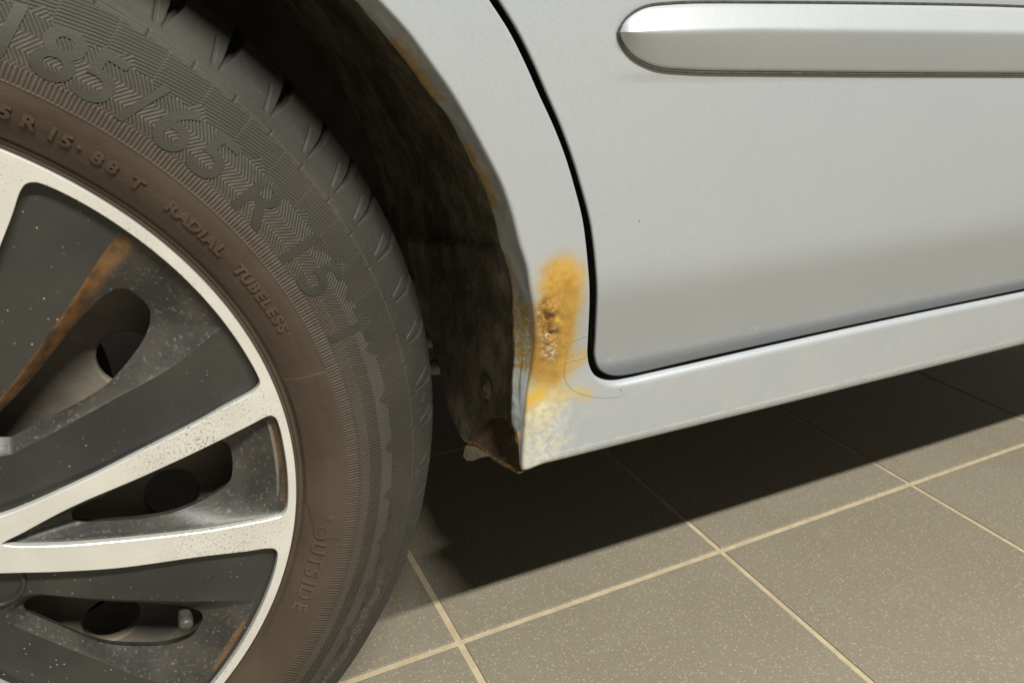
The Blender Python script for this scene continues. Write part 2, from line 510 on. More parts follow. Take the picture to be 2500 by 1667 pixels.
B2 = [(0.3132,0.5430),(0.3232,0.5300),(0.3320,0.5160),(0.3393,0.5029),(0.3482,0.4870),(0.3565,0.4700),(0.3633,0.4534),(0.3698,0.4357),(0.3736,0.4206),(0.3774,0.4018),(0.3822,0.3803),(0.3880,0.3562),(0.3911,0.3434),(0.3972,0.3317),(0.4056,0.3246),(0.4153,0.3210),(0.4281,0.3199),(0.4471,0.3202),(0.4747,0.3210),(0.5450,0.3220),(0.6439,0.3230),(0.7597,0.3230),(0.8559,0.3230)]
A2 = [(0.2515,0.5412),(0.2575,0.5343),(0.2718,0.5186),(0.2834,0.5038),(0.2971,0.4870),(0.3057,0.4708),(0.3166,0.4515),(0.3214,0.4392),(0.3267,0.4197),(0.3330,0.4008),(0.3349,0.3814),(0.3363,0.3513),(0.3361,0.3199),(0.3365,0.3057)]
def YQ(x, z):
    t = np.clip((.405 - z) / .070, 0, 1)
    return -.040 + .10 * np.maximum(z - .42, 0) ** 2 + .010 * t * t * (3 - 2 * t)
def YD(x, z):
    s = .006
    return -.040 + .10 * np.maximum(z - .42, 0) ** 2 + .33 * s * np.log1p(np.exp((.396 - z) / s))

# extensions beyond the frame: the arch over the wheel, the door edge up, the sill forward
archup = [(.355 * math.cos(RAD(a)), .3 + .355 * math.sin(RAD(a))) for a in range(150, 45, -8)]
EXT_B = [(-.55, .95), (-.30, .95), (.0, .95), (.16, .95), (.20, .85), (.225, .72), (.262, .615)]
a_pts = smooth_curve(A1, 8)
ax_top = np.array(archup)
ZB = .2795                                     # lower edge of the sill
corner = [(.3389, .2900), (.3388, .2845), (.3389, .2798), (.3397, .2768), (.3424, .2758), (.3470, .2757)]
sillb = [(.365, .2753), (.40, .2749), (.4778, .2742), (.6428, .2730), (.8585, .2715), (1.1, .270), (1.6, .270)]
b_pts = smooth_curve(B1 + [(1.1, .3266), (1.6, .3266)], 8)
b_top = smooth_curve(EXT_B + [B1[0]], 6)[:-1]

# matched stretches of the two edges of the panel: (points of A, points of B, samples)
def upto(P, q0, q1):
    P = np.asarray(P)
    i = np.argmin(np.linalg.norm(P - q0, axis=1)); j = np.argmin(np.linalg.norm(P - q1, axis=1))
    return P[i:j + 1]
a_low = np.vstack([a_pts, smooth_curve([A1[-1]] + corner, 6)[1:], smooth_curve([corner[-1]] + sillb, 8)[1:]])
stretches = [
    (np.vstack([ax_top, a_pts[:1]]), np.vstack([b_top, b_pts[:1]]), 50),
    (upto(a_low, A1[0], A1[8]), upto(b_pts, B1[0], B1[8]), 110),
    (upto(a_low, A1[8], A1[14]), upto(b_pts, B1[8], B1[12]), 90),
    (upto(a_low, A1[14], corner[2]), upto(b_pts, B1[12], B1[14]), 70),
    (upto(a_low, corner[2], (.365, .2753)), upto(b_pts, B1[14], B1[16]), 60),
    (upto(a_low, (.365, .2753), (.4778, .2742)), upto(b_pts, B1[16], B1[19]), 60),
    (upto(a_low, (.4778, .2742), (1.6, .270)), upto(b_pts, B1[19], (1.6, .3266)), 90),
]
PA, PB = [], []
for k, (a, b, n) in enumerate(stretches):
    ra, rb = resample(a, n), resample(b, n)
    PA.append(ra if k == 0 else ra[1:]); PB.append(rb if k == 0 else rb[1:])
PA, PB = np.vstack(PA), np.vstack(PB)
nt = len(PA)
n_arch = 50 + 109 + 89 + 50                    # stretches that carry the bare flange
tarch = np.zeros(nt); tarch[:] = 1
i_corner = int(np.argmin(np.linalg.norm(PA - np.array(corner[2]), axis=1)))
issill = smoothstep(i_corner - 2, i_corner + 40, np.arange(nt))    # 0 on the arch, 1 on the sill
e = PB - PA
L = np.linalg.norm(e, axis=1)
e = e / L[:, None]
r1 = .0026 + .0052 * issill                    # edge radius at arch / under the sill
# sill highlight roll near the door gap
b_sill = smoothstep(int(np.argmin(np.linalg.norm(PB - np.array(B1[13]), axis=1))), int(np.argmin(np.linalg.norm(PB - np.array(B1[17]), axis=1))), np.arange(nt))
r2 = .0013 + .0034 * b_sill
cols = []
NA = 7
for k in range(NA):                            # rounded outer edge
    a = math.pi / 2 * k / (NA - 1)
    cols.append((r1 * (1 - math.sin(a)), r1 * (1 - math.cos(a))))
cols = [(r1 * (1 - math.cos(math.pi / 2 * k / (NA - 1))), r1 * (1 - math.sin(math.pi / 2 * k / (NA - 1)))) for k in range(NA)]
NF = 62
for k in range(1, NF):
    t = k / NF
    cols.append((r1 + (L - r1 - r2) * t, np.zeros(nt)))
for k in range(NA):
    a = math.pi / 2 * k / (NA - 1)
    cols.append((L - r2 + r2 * np.sin(a), r2 * (1 - np.cos(a))))
V = np.zeros((nt, len(cols), 3))
for c, (s_, d_) in enumerate(cols):
    xz = PA + e * np.asarray(s_)[:, None]
    V[:, c, 0], V[:, c, 2] = xz[:, 0], xz[:, 1]
    V[:, c, 1] = YQ(xz[:, 0], xz[:, 1]) + d_
# a shallow crease and swollen, blistered metal where the rust sits
_sh = .0054 * smoothstep(.400, .338, V[..., 2])
X, Z = V[..., 0] - _sh, V[..., 2] + _sh
def blob(cx, cz, rx, rz): return np.exp(-(((X - cx) / rx) ** 2 + ((Z - cz) / rz) ** 2))
n1 = fbm(X * 250, Z * 250, 4)
bl = .0026 * np.maximum(blob(.3490, .3865, .0050, .0052) - .25, 0) * 1.33 + .0010 * blob(.3500, .3650, .006, .010) * (0.4 + 1.6 * n1)
bl += .0009 * blob(.3475, .3790, .008, .016) * (n1 - .35) * 3
bl -= .0009 * blob(.3455, .3790, .0022, .0030)
bl += .0013 * np.maximum(blob(.3520, .3760, .0036, .0042) - .2, 0) + .0010 * np.maximum(blob(.3465, .3700, .0030, .0030) - .2, 0)
V[..., 1] -= bl
# the panel hollows a little towards the arch edge above the sill, then meets the sill's flat face
V[..., 1] += .0022 * blob(.3440, .3370, .012, .012)
V[..., 1] += .0005 * (fbm(X * 9 + 3, Z * 9, 2) - .5)
side = grid_mesh('side_panel', V)
side_panel = link('side_panel', side, 'silver_paint_rusted', car)
side_panel['label'] = 'silver rear wing and sill with ochre rust blister at the corner'

# underside of the sill
i_us = int(np.argmin(np.abs(PA[:, 0] - .372) + (np.arange(nt) < i_corner)))
us = np.zeros((nt - i_us, 4, 3))
for k, (dy, dz) in enumerate(((0, 0), (.012, -.0015), (.030, -.001), (.060, .004))):
    us[:, k] = V[i_us:, 0]; us[:, k, 1] += dy; us[:, k, 2] += dz
link('sill_underside', grid_mesh('sill_underside', us), 'silver_paint', car)

# bare flange turned in along the arch
a2 = np.vstack([np.array([(.348 * math.cos(RAD(a)), .3 + .348 * math.sin(RAD(a))) for a in range(150, 45, -8)]), smooth_curve(A2, 8)])
seam = V[:i_corner + 1, 0]
key = np.r_[0, np.cumsum(np.linalg.norm(np.diff(seam[:, [0, 2]], axis=0), axis=1))]
# pair by height / angle along the arch
def arch_param(P): return np.where(P[:, 1] > .36, np.arctan2(P[:, 1] - .3, P[:, 0]), (P[:, 1] - .36) * 3 + np.arctan2(.06, .338))
pa2 = arch_param(a2); o2 = np.argsort(pa2)
pk = arch_param(seam[:, [0, 2]])
ax = np.interp(pk, pa2[o2], a2[o2, 0]); az = np.interp(pk, pa2[o2], a2[o2, 1])
low = smoothstep(.302, .279, seam[:, 2])
fw = np.stack([ax, np.full(len(ax), -.018), az], 1)
fw[:, 0] = fw[:, 0] * (1 - low) + (seam[:, 0] + .0012) * low
fw[:, 2] = fw[:, 2] * (1 - low) + seam[:, 2] * low
fw[:, 1] = -.018 * (1 - low) + (seam[:, 1] + .0035) * low
wob = (fbm(key * 90, key * 0 + 2.2, 3) - .5)
NFL = 9
FV = np.zeros((len(seam), NFL + 2, 3))
for k in range(NFL):
    t = k / (NFL - 1)
    FV[:, k] = seam * (1 - t) + fw * t
    FV[:, k, 0] += wob * .0016 * t
    bulge = math.sin(math.pi * t)
    FV[:, k, 0] += .0006 * bulge * (fbm(key * 60 + 9, key * 0 + t * 3, 3) - .5) * 4
    FV[:, k, 1] += .0
FV[:, NFL] = FV[:, NFL - 1] + np.array([.0022, .0010, .0004])
FV[:, NFL + 1] = FV[:, NFL - 1] + np.array([.0030, -.0060, .001])
arch_flange = link('arch_flange', grid_mesh('arch_flange', FV), 'bare_flange', car)
arch_flange['label'] = 'dull blue grey arch flange with patches of rust'

# drain hole near the foot of the flange
bm = bmesh.new()
bmesh.ops.create_uvsphere(bm, u_segments=16, v_segments=8, radius=1.0)
for v in bm.verts: v.co = Vector((v.co.x * .0009, v.co.y * .0026, v.co.z * .0050))
link('drain_hole', bm_mesh('drain_hole', bm, True), 'plate_edge', car, (.3380, -.0235, .2985))

# --- door
b2 = np.vstack([smooth_curve(EXT_B[3:] + [B2[0]], 6)[:-1] + np.array([.005, 0]), smooth_curve(B2 + [(1.1, 0.3230), (1.6, 0.3230)], 8)])
b2 = np.vstack([resample(b2[:19], 30), resample(b2[18:160], 420)[1:], resample(b2[159:], 90)[1:]])
tg = np.gradient(b2, axis=0); tg /= np.linalg.norm(tg, axis=1)[:, None]
nin = np.stack([-tg[:, 1], tg[:, 0]], 1)        # towards the door skin
rd = .0013
dcols = []
for dd in (.0018,): dcols.append((np.zeros(len(b2)), np.full(len(b2), dd)))
for k in range(7):
    a = math.pi / 2 * k / 6
    dcols.append((np.full(len(b2), rd * (1 - math.cos(a))), np.full(len(b2), rd * (1 - math.sin(a)))))
DV = []
for s_, d_ in dcols:
    xz = b2 + nin * s_[:, None]
    DV.append(np.stack([xz[:, 0], YD(xz[:, 0], xz[:, 1]) + d_, xz[:, 1]], 1))
I0 = b2 + nin * rd
Ffar = np.array([1.6, .95])
for k in range(1, 111):
    t = (k / 110) ** 1.8
    xz = I0 * (1 - t) + Ffar * t
    DV.append(np.stack([xz[:, 0], YD(xz[:, 0], xz[:, 1]), xz[:, 1]], 1))
DV = np.stack(DV, 1)
DV[..., 1] += .0008 * (fbm(DV[..., 0] * 5 + 3, DV[..., 2] * 6, 2) - .5)
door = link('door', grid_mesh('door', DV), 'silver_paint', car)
door['label'] = 'plain silver rear door skin with rounded lower corner'

# --- black seal in the gap between door and side panel
endB = V[:, -1]
wall = endB.copy()
wall[:, 1] += .014
wall[:, 0] -= e[:, 0] * .010 * b_sill; wall[:, 2] -= e[:, 1] * .010 * b_sill
kb = np.r_[0, np.cumsum(np.linalg.norm(np.diff(endB[:, [0, 2]], axis=0), axis=1))]
m0 = 60
dw = DV[:, 0]
SV = []
for i in range(20, nt):
    j = np.argmin(np.linalg.norm(b2 - endB[i, [0, 2]], axis=1))
    p0, p1, p3 = endB[i], wall[i], dw[j]
    p1b = p1 + np.array([0, .004, 0])
    SV.append([p0, p0 * .5 + p1 * .5, p1, p1b, (p1b + p3) / 2 + np.array([0, .003, 0]), p3 + np.array([0, .001, 0])])
link('door_seal', grid_mesh('door_seal', np.array(SV)), 'black_rubber_seal', car)

# --- side moulding on the door
MT = smooth_curve([(.3795, .5305), (.3815, .5345), (.3850, .5378), (.3931, .5418), (.4111, .5442), (.4790, .5466), (.6325, .5500), (.6986, .5508), (1.0, .5520), (1.5, .553)], 14)
MB = smooth_curve([(.3795, .5305), (.3803, .5283), (.3825, .5250), (.3891, .5192), (.4034, .5138), (.4240, .5119), (.4869, .5107), (.7194, .5083), (1.0, .507), (1.5, .506)], 14)
xs = np.r_[np.linspace(0, 1, 60)[1:] ** 2 * .05 + .3796, np.linspace(.4296, 1.5, 90)[1:]]
zt = np.interp(xs, MT[:, 0], MT[:, 1]); zb = np.interp(xs, MB[:, 0], MB[:, 1])
zc = np.interp(xs, [.3796, .4602, .5591, .6914, 1.5], [.5305, .5335, .5343, .5353, .538])
full = np.clip((zt - zb) / .0325, 0, 1)
dep = .0094 * full ** .6 + .0006
def strip(off, lift):
    rows = []
    T = zt + off; B_ = zb - off
    us_ = np.r_[np.linspace(0, 1, 16), np.linspace(0, 1, 26)[1:]]
    for k, u in enumerate(us_):
        if k < 16:
            zz = T + (zc - T) * u
            prof = .14 + .86 * u
            edge = np.minimum(1, u / .16)
        else:
            zz = zc + (B_ - zc) * u
            prof = 1 - .92 * u ** 1.10
            edge = np.minimum(1, (1 - u) / .10)
        edge = np.sqrt(np.clip(1 - (1 - edge) ** 2, 0, 1))
        rows.append(np.stack([xs - (off if off else 0) * 0, -.0395 - dep * prof * edge * lift - .0006, zz], 1))
    R = np.stack(rows, 1)
    # soften the crease
    Y = R[..., 1].copy()
    for _ in range(2):
        Y[:, 13:19] = (Y[:, 12:18] + 2 * Y[:, 13:19] + Y[:, 14:20]) / 4
    R[..., 1] = Y
    if off:
        R[:, 0, 1] = -.036; R[:, -1, 1] = -.036
    else:
        R[:, 0, 1] = -.0392; R[:, -1, 1] = -.0392
    # round nose closing
    tip = R[:1].copy(); tip[..., 0] = xs[0] - off * 1.0 - .0002; tip[..., 1] = -.039
    return np.concatenate([tip, R], 0)
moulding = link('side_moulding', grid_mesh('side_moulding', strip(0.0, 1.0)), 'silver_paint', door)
moulding['label'] = 'raised silver rubbing strip with rounded end'
gz = np.stack([np.r_[MT[::-1, 0], MB[1:, 0]], np.r_[MT[::-1, 1], MB[1:, 1]]], 1)
gz = resample(gz, 700)
tg = np.gradient(gz, axis=0); tg /= np.linalg.norm(tg, axis=1)[:, None]
nn = np.stack([tg[:, 1], -tg[:, 0]], 1)
G = []
for s_, d_ in ((-.0012, -.0004), (-.0005, -.0007), (.0001, -.0006), (.0004, -.0002), (.0005, .0010)):
    q = gz - nn * s_
    G.append(np.stack([q[:, 0], np.full(len(q), -.0400) + d_, q[:, 1]], 1))
link('moulding_gasket', grid_mesh('moulding_gasket', np.stack(G, 1)), 'gasket_rubber', door)

# --- protective film at the sill corner: only its cut edges show
def ribbon(name, pts, w, parent, mat, lift=.00025):
    P = resample(smooth_curve(pts, 10), max(8, 10 * len(pts)))
    t = np.gradient(P, axis=0); t /= np.linalg.norm(t, axis=1)[:, None]
    n = np.stack([-t[:, 1], t[:, 0]], 1)
    R = []
    for k in (-1, -.3, .3, 1):
        q = P + n * w * k / 2
        R.append(np.stack([q[:, 0], YQ(q[:, 0], q[:, 1]) - lift * (1.3 if abs(k) < .5 else .6) + .0022 * np.exp(-(((q[:, 0] - .349) / .012) ** 2 + ((q[:, 1] - .332) / .012) ** 2)) - .0003, q[:, 1]], 1))
    return link(name, grid_mesh(name, np.stack(R, 1)), mat, parent)
ribbon('film_edge', [(.3775, .3645), (.3668, .3623)], .00016, side_panel, 'film_line')
ribbon('film_edge', [(.3668, .3623), (.3655, .3550), (.3652, .3470), (.3663, .3354), (.3726, .3272), (.3850, .3204), (.3960, .3172), (.4038, .3158), (.4116, .3163)], .00016, side_panel, 'film_line')
ribbon('film_edge', [(.3653, .3477), (.3800, .3487)], .00016, side_panel, 'film_line')
ribbon('film_edge', [(.4068, .3215), (.4090, .3190), (.4086, .3162)], .00016, side_panel, 'film_line')

# --- inner wheel-arch liner
def liner():
    prof = [(.372 * math.cos(RAD(a)), .3 + .372 * math.sin(RAD(a))) for a in range(150, 12, -2)]
    prof = prof + [(.3640, .365), (.3645, .34), (.3640, .31), (.3635, .28), (.3632, .262), (.363, .245), (.3625, .2257)]
    P = resample(prof, 260)
    n = np.gradient(P, axis=0); n /= np.linalg.norm(n, axis=1)[:, None]
    nrm = np.stack([-n[:, 1], n[:, 0]], 1) * -1.0           # towards the wheel (inwards)
    cen = P - np.array([0, .3]); sgn = np.sign((nrm * -cen).sum(1)); nrm *= sgn[:, None]
    deep = np.interp(P[:, 1], [.2257, .2377, .2585, .272, .288, .301, .33], [.100, .124, .146, .163, .205, .240, .30])
    deep[P[:, 0] < .25] = .30
    nv = 90
    R = np.zeros((len(P), nv, 3))
    for k in range(nv):
        t = k / (nv - 1)
        st = np.interp(P[:, 1], [.2257, .250, .272], [.085, .030, -.014])
        y = st + (deep - st) * t
        off = np.zeros(len(P))
        # lip, groove next to the flange, seam of two overlapping panels
        off -= .004 * np.exp(-((y - .012) / .006) ** 2)
        off += .004 * np.exp(-((y - .028) / .009) ** 2)
        sz = .352 + (.257 - y) * .22
        off += .0030 * smoothstep(.0015, -.0015, P[:, 1] - sz) * smoothstep(.035, .06, y)
        off += .004 * (fbm(P[:, 1] * 26 + 4, y * 26, 3) - .5) + .0016 * (fbm(P[:, 1] * 160, y * 160, 3) - .5)
        off += .006 * smoothstep(.30, .24, P[:, 1]) * smoothstep(.07, .11, y)
        R[:, k, 0] = P[:, 0] + nrm[:, 0] * off
        R[:, k, 2] = P[:, 1] + nrm[:, 1] * off
        R[:, k, 1] = y
    R[P[:, 1] < .30, :, 0] += 0
    return R
LR = liner()
liner_o = link('arch_liner', grid_mesh('arch_liner', LR), 'dirty_liner', car)
liner_o['label'] = 'dark muddy plastic liner inside the wheel arch'
# clip in the liner
bm = bmesh.new()
prof = [(.0, .0030), (.0030, .0028), (.0042, .0012), (.0056, .0010), (.0074, .0026), (.0092, .0022), (.0104, .0)]
seg = 28
rings = []
for rr, hh in prof:
    if rr == 0: rings.append([bm.verts.new((-hh, 0, 0))] * seg); continue
    rings.append([bm.verts.new((-hh, rr * .8 * math.cos(2 * math.pi * k / seg), rr * math.sin(2 * math.pi * k / seg))) for k in range(seg)])
for a, b in zip(rings[:-1], rings[1:]):
    for k in range(seg):
        vs = [a[k], a[(k + 1) % seg], b[(k + 1) % seg], b[k]]
        vs = list(dict.fromkeys(vs))
        bm.faces.new(vs)
link('liner_clip', bm_mesh('liner_clip', bm, True), 'dirty_liner', liner_o, (.3595, .0674, .287))

# --- rusty end plate between liner and sill with its torn tip
EP = np.array([(-.0275, .2768, .3393), (-.0220, .2725, .3412), (-.0153, .2689, .343), (-.0024, .2652, .343), (.0129, .2605, .343), (.0293, .2572, .343), (.0466, .2540, .343), (.0612, .2475, .343)])  # y, z, x of the front rim
EB = smooth_curve(EP, 8)
inner = []
nE = len(EB)
RW = []
for k in range(14):
    t = k / 13
    row = np.zeros((nE, 3))
    yb = EB[:, 0] * (1 - .35 * t) + .35 * t * .045
    row[:, 0] = EB[:, 2] * (1 - t) + .3660 * t
    row[:, 1] = yb + .010 * t
    row[:, 2] = EB[:, 1] + .018 * t ** 1.3 + .0024 * (fbm(EB[:, 0] * 220 + 5, np.full(nE, t * 6.0), 4) - .5)
    RW.append(row)
end_plate = link('end_plate', grid_mesh('end_plate', np.stack(RW, 1)), 'rusty_plate', car)
end_plate['label'] = 'rusty torn plate under the sill end'
# rim of the plate, turned down
rim = []
th_ = np.interp(EB[:, 0], [-.033, -.02, .01, .03, .05, .062], [.0010, .0024, .0030, .0016, .0030, .0050])
jag = (fbm(EB[:, 0] * 400, EB[:, 0] * 0 + 3, 3) - .5) * .0022
for k, (fx, fz) in enumerate(((0, .0006), (-.0012, .0002), (-.0014, -.3), (-.0010, -.75), (.0004, -1.0), (.003, -.8))):
    row = np.stack([EB[:, 2] + fx, EB[:, 0], EB[:, 1] + (fz * (th_ + jag) if fz < 0 else fz)], 1)
    rim.append(row)
link('plate_rim', grid_mesh('plate_rim', np.stack(rim, 1)), 'plate_edge', end_plate)
bm = bmesh.new()
fl_pts = [(.0638, .2435), (.0680, .2320), (.0610, .2322), (.0520, .2372), (.0380, .2478), (.0216, .2584), (.0455, .2520)]
va = [bm.verts.new((.3412, y_, z_)) for y_, z_ in fl_pts]
f0 = bm.faces.new(va)
ex = bmesh.ops.extrude_face_region(bm, geom=[f0])
for v in ex['geom']:
    if isinstance(v, bmesh.types.BMVert): v.co.x += .0012
bmesh.ops.recalc_face_normals(bm, faces=bm.faces)
link('bare_tip', bm_mesh('bare_tip', bm), 'cream_flake', end_plate)

# --- underside, inner wheelhouse wall, coil spring (all but hidden)
bm = bmesh.new()
box_bm(bm, .366, 1.9, .028, .060, .2850, .90)
box_bm(bm, .40, 1.9, .062, 1.55, .300, .34)
box_bm(bm, -.9, .395, .302, 1.35, .335, .36)
box_bm(bm, -.9, 1.9, 1.556, 1.60, .28, 1.0)
underbody = link('underbody', bm_mesh('underbody', bm), 'underbody_black', car)
bm = bmesh.new()
box_bm(bm, -.60, .48, .301, .330, .362, 1.0)
link('wheelhouse_wall', bm_mesh('wheelhouse_wall', bm), 'underbody_black', car)
bm = bmesh.new()
box_bm(bm, -.9, 1.9, -.02, 1.55, 1.0, 1.05)
link('body_shell', bm_mesh('body_shell', bm), 'underbody_black', car)
cs = []
nturn, nseg, rc = 4.0, 200, .055
for i in range(nseg):
    a = 2 * math.pi * nturn * i / nseg
    c = np.array([.395 + rc * math.cos(a), .300 + rc * math.sin(a) - .03, .215 + .028 * a / (2 * math.pi)])
    tdir = np.array([-math.sin(a), math.cos(a), .028 / (2 * math.pi * rc)]); tdir /= np.linalg.norm(tdir)
    n1_ = np.array([math.cos(a), math.sin(a), 0]); n2_ = np.cross(tdir, n1_)
    cs.append([c + .0075 * (math.cos(b) * n1_ + math.sin(b) * n2_) for b in np.linspace(0, 2 * math.pi, 10, endpoint=False)])
link('coil_spring', grid_mesh('coil_spring', np.array(cs), wrap_v=True), 'spring_steel', car)

# ------------------------------------------------------------------ the wheel (all in wheel coordinates, axle along y)
WC = (0, 0, .300)
def pol(r, a): return (r * math.cos(RAD(a)), r * math.sin(RAD(a)))

def curve_fill(name, outer, holes, depth, bevel, y):
    """flat plate in the x-z plane with holes, extruded along y and bevelled"""
    cu = bpy.data.curves.new(name, 'CURVE')
    cu.dimensions = '2D'; cu.fill_mode = 'BOTH'; cu.extrude = depth / 2; cu.bevel_depth = bevel; cu.bevel_resolution = 2
    for P in [outer] + holes:
        sp = cu.splines.new('POLY'); sp.points.add(len(P) - 1); sp.use_cyclic_u = True
        for q, (a, b) in zip(sp.points, P): q.co = (a, b, 0, 1)
    o = bpy.data.objects.new(name, cu); COL.objects.link(o)
    me = bpy.data.meshes.new_from_object(o.evaluated_get(bpy.context.evaluated_depsgraph_get()))
    bpy.data.objects.remove(o)
    for v in me.vertices:
        a, b, c = v.co
        v.co = (a, y - c, b)
    me.update()
    return me

# steel wheel: disc with ten vent holes + barrel
holes = []
for k in range(10):
    th = RAD(-12 + 36 * k)
    holes.append([( (.146 + .0165 * math.cos(b)) * math.cos(th) - .0180 * math.sin(b) * math.sin(th),
                    (.146 + .0165 * math.cos(b)) * math.sin(th) + .0180 * math.sin(b) * math.cos(th)) for b in np.linspace(0, 2 * math.pi, 40, endpoint=False)][::-1])
outer = [pol(.186, a) for a in np.linspace(0, 360, 160, endpoint=False)]
disc = curve_fill('wheel', outer, holes, .004, .0015, .048)
bm = bmesh.new(); bm.from_mesh(disc)
prof = [(.186, .050), (.189, .030), (.192, .012), (.198, .004), (.204, .003), (.2075, .006), (.206, .012), (.195, .016), (.190, .035), (.176, .060), (.176, .12), (.195, .150), (.206, .152)]
seg = 128
rings = [[bm.verts.new((r_ * math.cos(2 * math.pi * k / seg), y_, r_ * math.sin(2 * math.pi * k / seg))) for k in range(seg)] for r_, y_ in prof]
for a, b in zip(rings[:-1], rings[1:]):
    for k in range(seg): bm.faces.new((a[k], a[(k + 1) % seg], b[(k + 1) % seg], b[k]))
me = bpy.data.meshes.new('wheel'); bm.to_mesh(me); bm.free()
for p in me.polygons: p.use_smooth = True
me.set_sharp_from_angle(angle=RAD(35))
wheel = link('wheel', me, 'steel_wheel_paint', car, WC)
wheel['label'] = 'rear wheel with dusty tyre and two tone hubcap'

# brake drum behind
def lathe(name, prof, seg, mat, parent, loc=(0, 0, 0)):
    P = np.array(prof)
    a = np.linspace(0, 2 * math.pi, seg, endpoint=False)
    V = np.zeros((seg, len(P), 3))
    V[..., 0] = np.cos(a)[:, None] * P[:, 0]; V[..., 2] = np.sin(a)[:, None] * P[:, 0]; V[..., 1] = P[:, 1]
    me = grid_mesh(name, V, wrap_u=True)
    me.set_sharp_from_angle(angle=RAD(40))
    return link(name, me, mat, parent, loc)
lathe('brake_drum', [(.002, .075), (.05, .075), (.06, .082), (.112, .085), (.118, .090), (.118, .16)], 96, 'brake_black', wheel)

# hubcap: silver face with the V shaped bands
Pk = [(.0679, 51.0), (.0915, 51.9), (.1188, 53.2), (.1581, 55.7), (.1830, 56.5), (.1945, 56.9), (.1985, 56.7), (.2010, 55.9), (.2020, 54.4), (.2025, 50.5), (.2025, 46.0), (.2025, 40.8), (.2025, 35.5), (.2025, 29.3), (.2025, 24.0), (.2026, 19.5), (.2026, 17.0), (.2022, 15.8), (.2000, 15.0), (.1960, 14.5), (.1784, 13.8), (.1666, 13.1), (.1349, 11.5), (.1048, 9.2), (.0679, 6.1), (.056, 8.0), (.052, 14.0), (.050, 22.0), (.050, 30.0), (.050, 38.0), (.052, 45.0), (.057, 50.0)]
Nk = [(.0650, -6.8), (.0750, -2.6), (.0979, 3.0), (.1300, 5.9), (.1618, 8.0), (.1900, 9.6), (.1975, 10.0), (.2010, 9.9), (.2030, 9.1), (.2036, 7.5), (.2036, 5.1), (.2036, -.5), (.2035, -6.1), (.2028, -8.0), (.2005, -9.1), (.1960, -9.5), (.1800, -10.1), (.1565, -10.8), (.1172, -11.2), (.0950, -11.0), (.0815, -10.3), (.0700, -8.9)]
def closed_xy(K, n): return smooth_curve([pol(r, a) for r, a in K], n, True)
def rotpts(P, deg):
    c, s_ = math.cos(RAD(deg)), math.sin(RAD(deg))
    P = np.asarray(P); return np.stack([P[:, 0] * c - P[:, 1] * s_, P[:, 0] * s_ + P[:, 1] * c], 1)
Pp, Np = closed_xy(Pk, 5), closed_xy(Nk, 5)
outer = [pol(.2070, a) for a in np.linspace(0, 360, 360, endpoint=False)]
hl = []
for k in range(5):
    hl.append([tuple(q) for q in rotpts(Pp, 72 * k)])
    hl.append([tuple(q) for q in rotpts(Np, 72 * k)])
face = curve_fill('hubcap_face', outer, hl, .0030, .0006, -.0006)
for p in face.polygons: p.use_smooth = True
face.set_sharp_from_angle(angle=RAD(25))
hub_face = link('hubcap_face', face, 'hubcap_silver', wheel)
hub_face['label'] = 'bright silver hubcap rim and V spokes with pitted dirt'
# thin grooved step beside every silver band
def seg_loop(K, corners, counts):
    """split a closed polar outline at named corner indices and resample each side to a count"""
    out = []
    n = len(K)
    for i, c in enumerate(corners):
        d = corners[(i + 1) % len(corners)]
        idx = [(c + k) % n for k in range(((d - c) % n) + 1)]
        P = np.array([pol(*K[j]) for j in idx])
        P = smooth_curve(P, 8) if len(P) > 2 else P
        out.append(resample(P, counts[i] + 1)[:-1])
    return np.vstack(out)
# window in the black pocket: edge on the pocket floor and the opening at its bottom
Wk = [(.1985, 44.7), (.1996, 40.0), (.2000, 35.0), (.2001, 30.0), (.1998, 26.0), (.1674, 24.5), (.1412, 24.6), (.1102, 24.8), (.0860, 25.2), (.0795, 28.0), (.0790, 32.0), (.0815, 36.5), (.0875, 38.6), (.1020, 39.6), (.1134, 40.4), (.1377, 42.0), (.1625, 43.3), (.1817, 44.3)]
Dk = [(.1740, 39.5), (.1775, 38.3), (.1785, 36.0), (.1775, 33.6), (.1730, 31.8), (.1672, 30.5), (.1575, 29.0), (.1400, 26.9), (.1286, 26.5), (.1087, 27.2), (.0885, 28.4), (.0850, 31.0), (.0868, 34.0), (.0925, 36.2), (.1155, 37.5), (.1384, 39.1), (.1567, 39.9), (.1685, 39.8)]
cnt = [40, 60, 24, 60]
# corner order: outer-left, outer-right, hub-right, hub-left
Ploop = seg_loop(Pk, [8, 17, 25, 31], cnt)
Wloop = seg_loop(Wk, [0, 4, 8, 12], cnt)
Dloop = seg_loop(Dk, [0, 4, 10, 13], cnt)
def shrink(P, d):
    t = np.roll(P, -1, 0) - np.roll(P, 1, 0); t /= np.linalg.norm(t, axis=1)[:, None] + 1e-12
    n = np.stack([-t[:, 1], t[:, 0]], 1)
    c = P.mean(0); n *= np.sign(((c - P) * n).sum(1).mean())
    return P + n * d
def stack3(loops): return np.stack([np.stack([P[:, 0], np.full(len(P), 0.0) + y, P[:, 1]], 1) for P, y in loops], 1)
def dish(P): return .0040 * np.clip((.17 - np.linalg.norm(P, axis=1)) / .12, 0, 1) ** 1.5
Pin = shrink(Ploop, .0006)
Win = Wloop
pocket_l = [(shrink(Ploop, -.0003), 0.0008), (shrink(Ploop, -.0002), .0020), (Pin, .0026 + dish(Pin))]
for k in range(1, 8):
    t = k / 8
    Q = Pin * (1 - t) + Win * t
    pocket_l.append((Q, .0026 + dish(Q)))
Wo = shrink(Win, -.0006)
pocket_l.append((Wo, .0027 + dish(Wo)))
pocket = grid_mesh('spoke_pocket', stack3(pocket_l), wrap_u=True)
pocket.set_sharp_from_angle(angle=RAD(30))
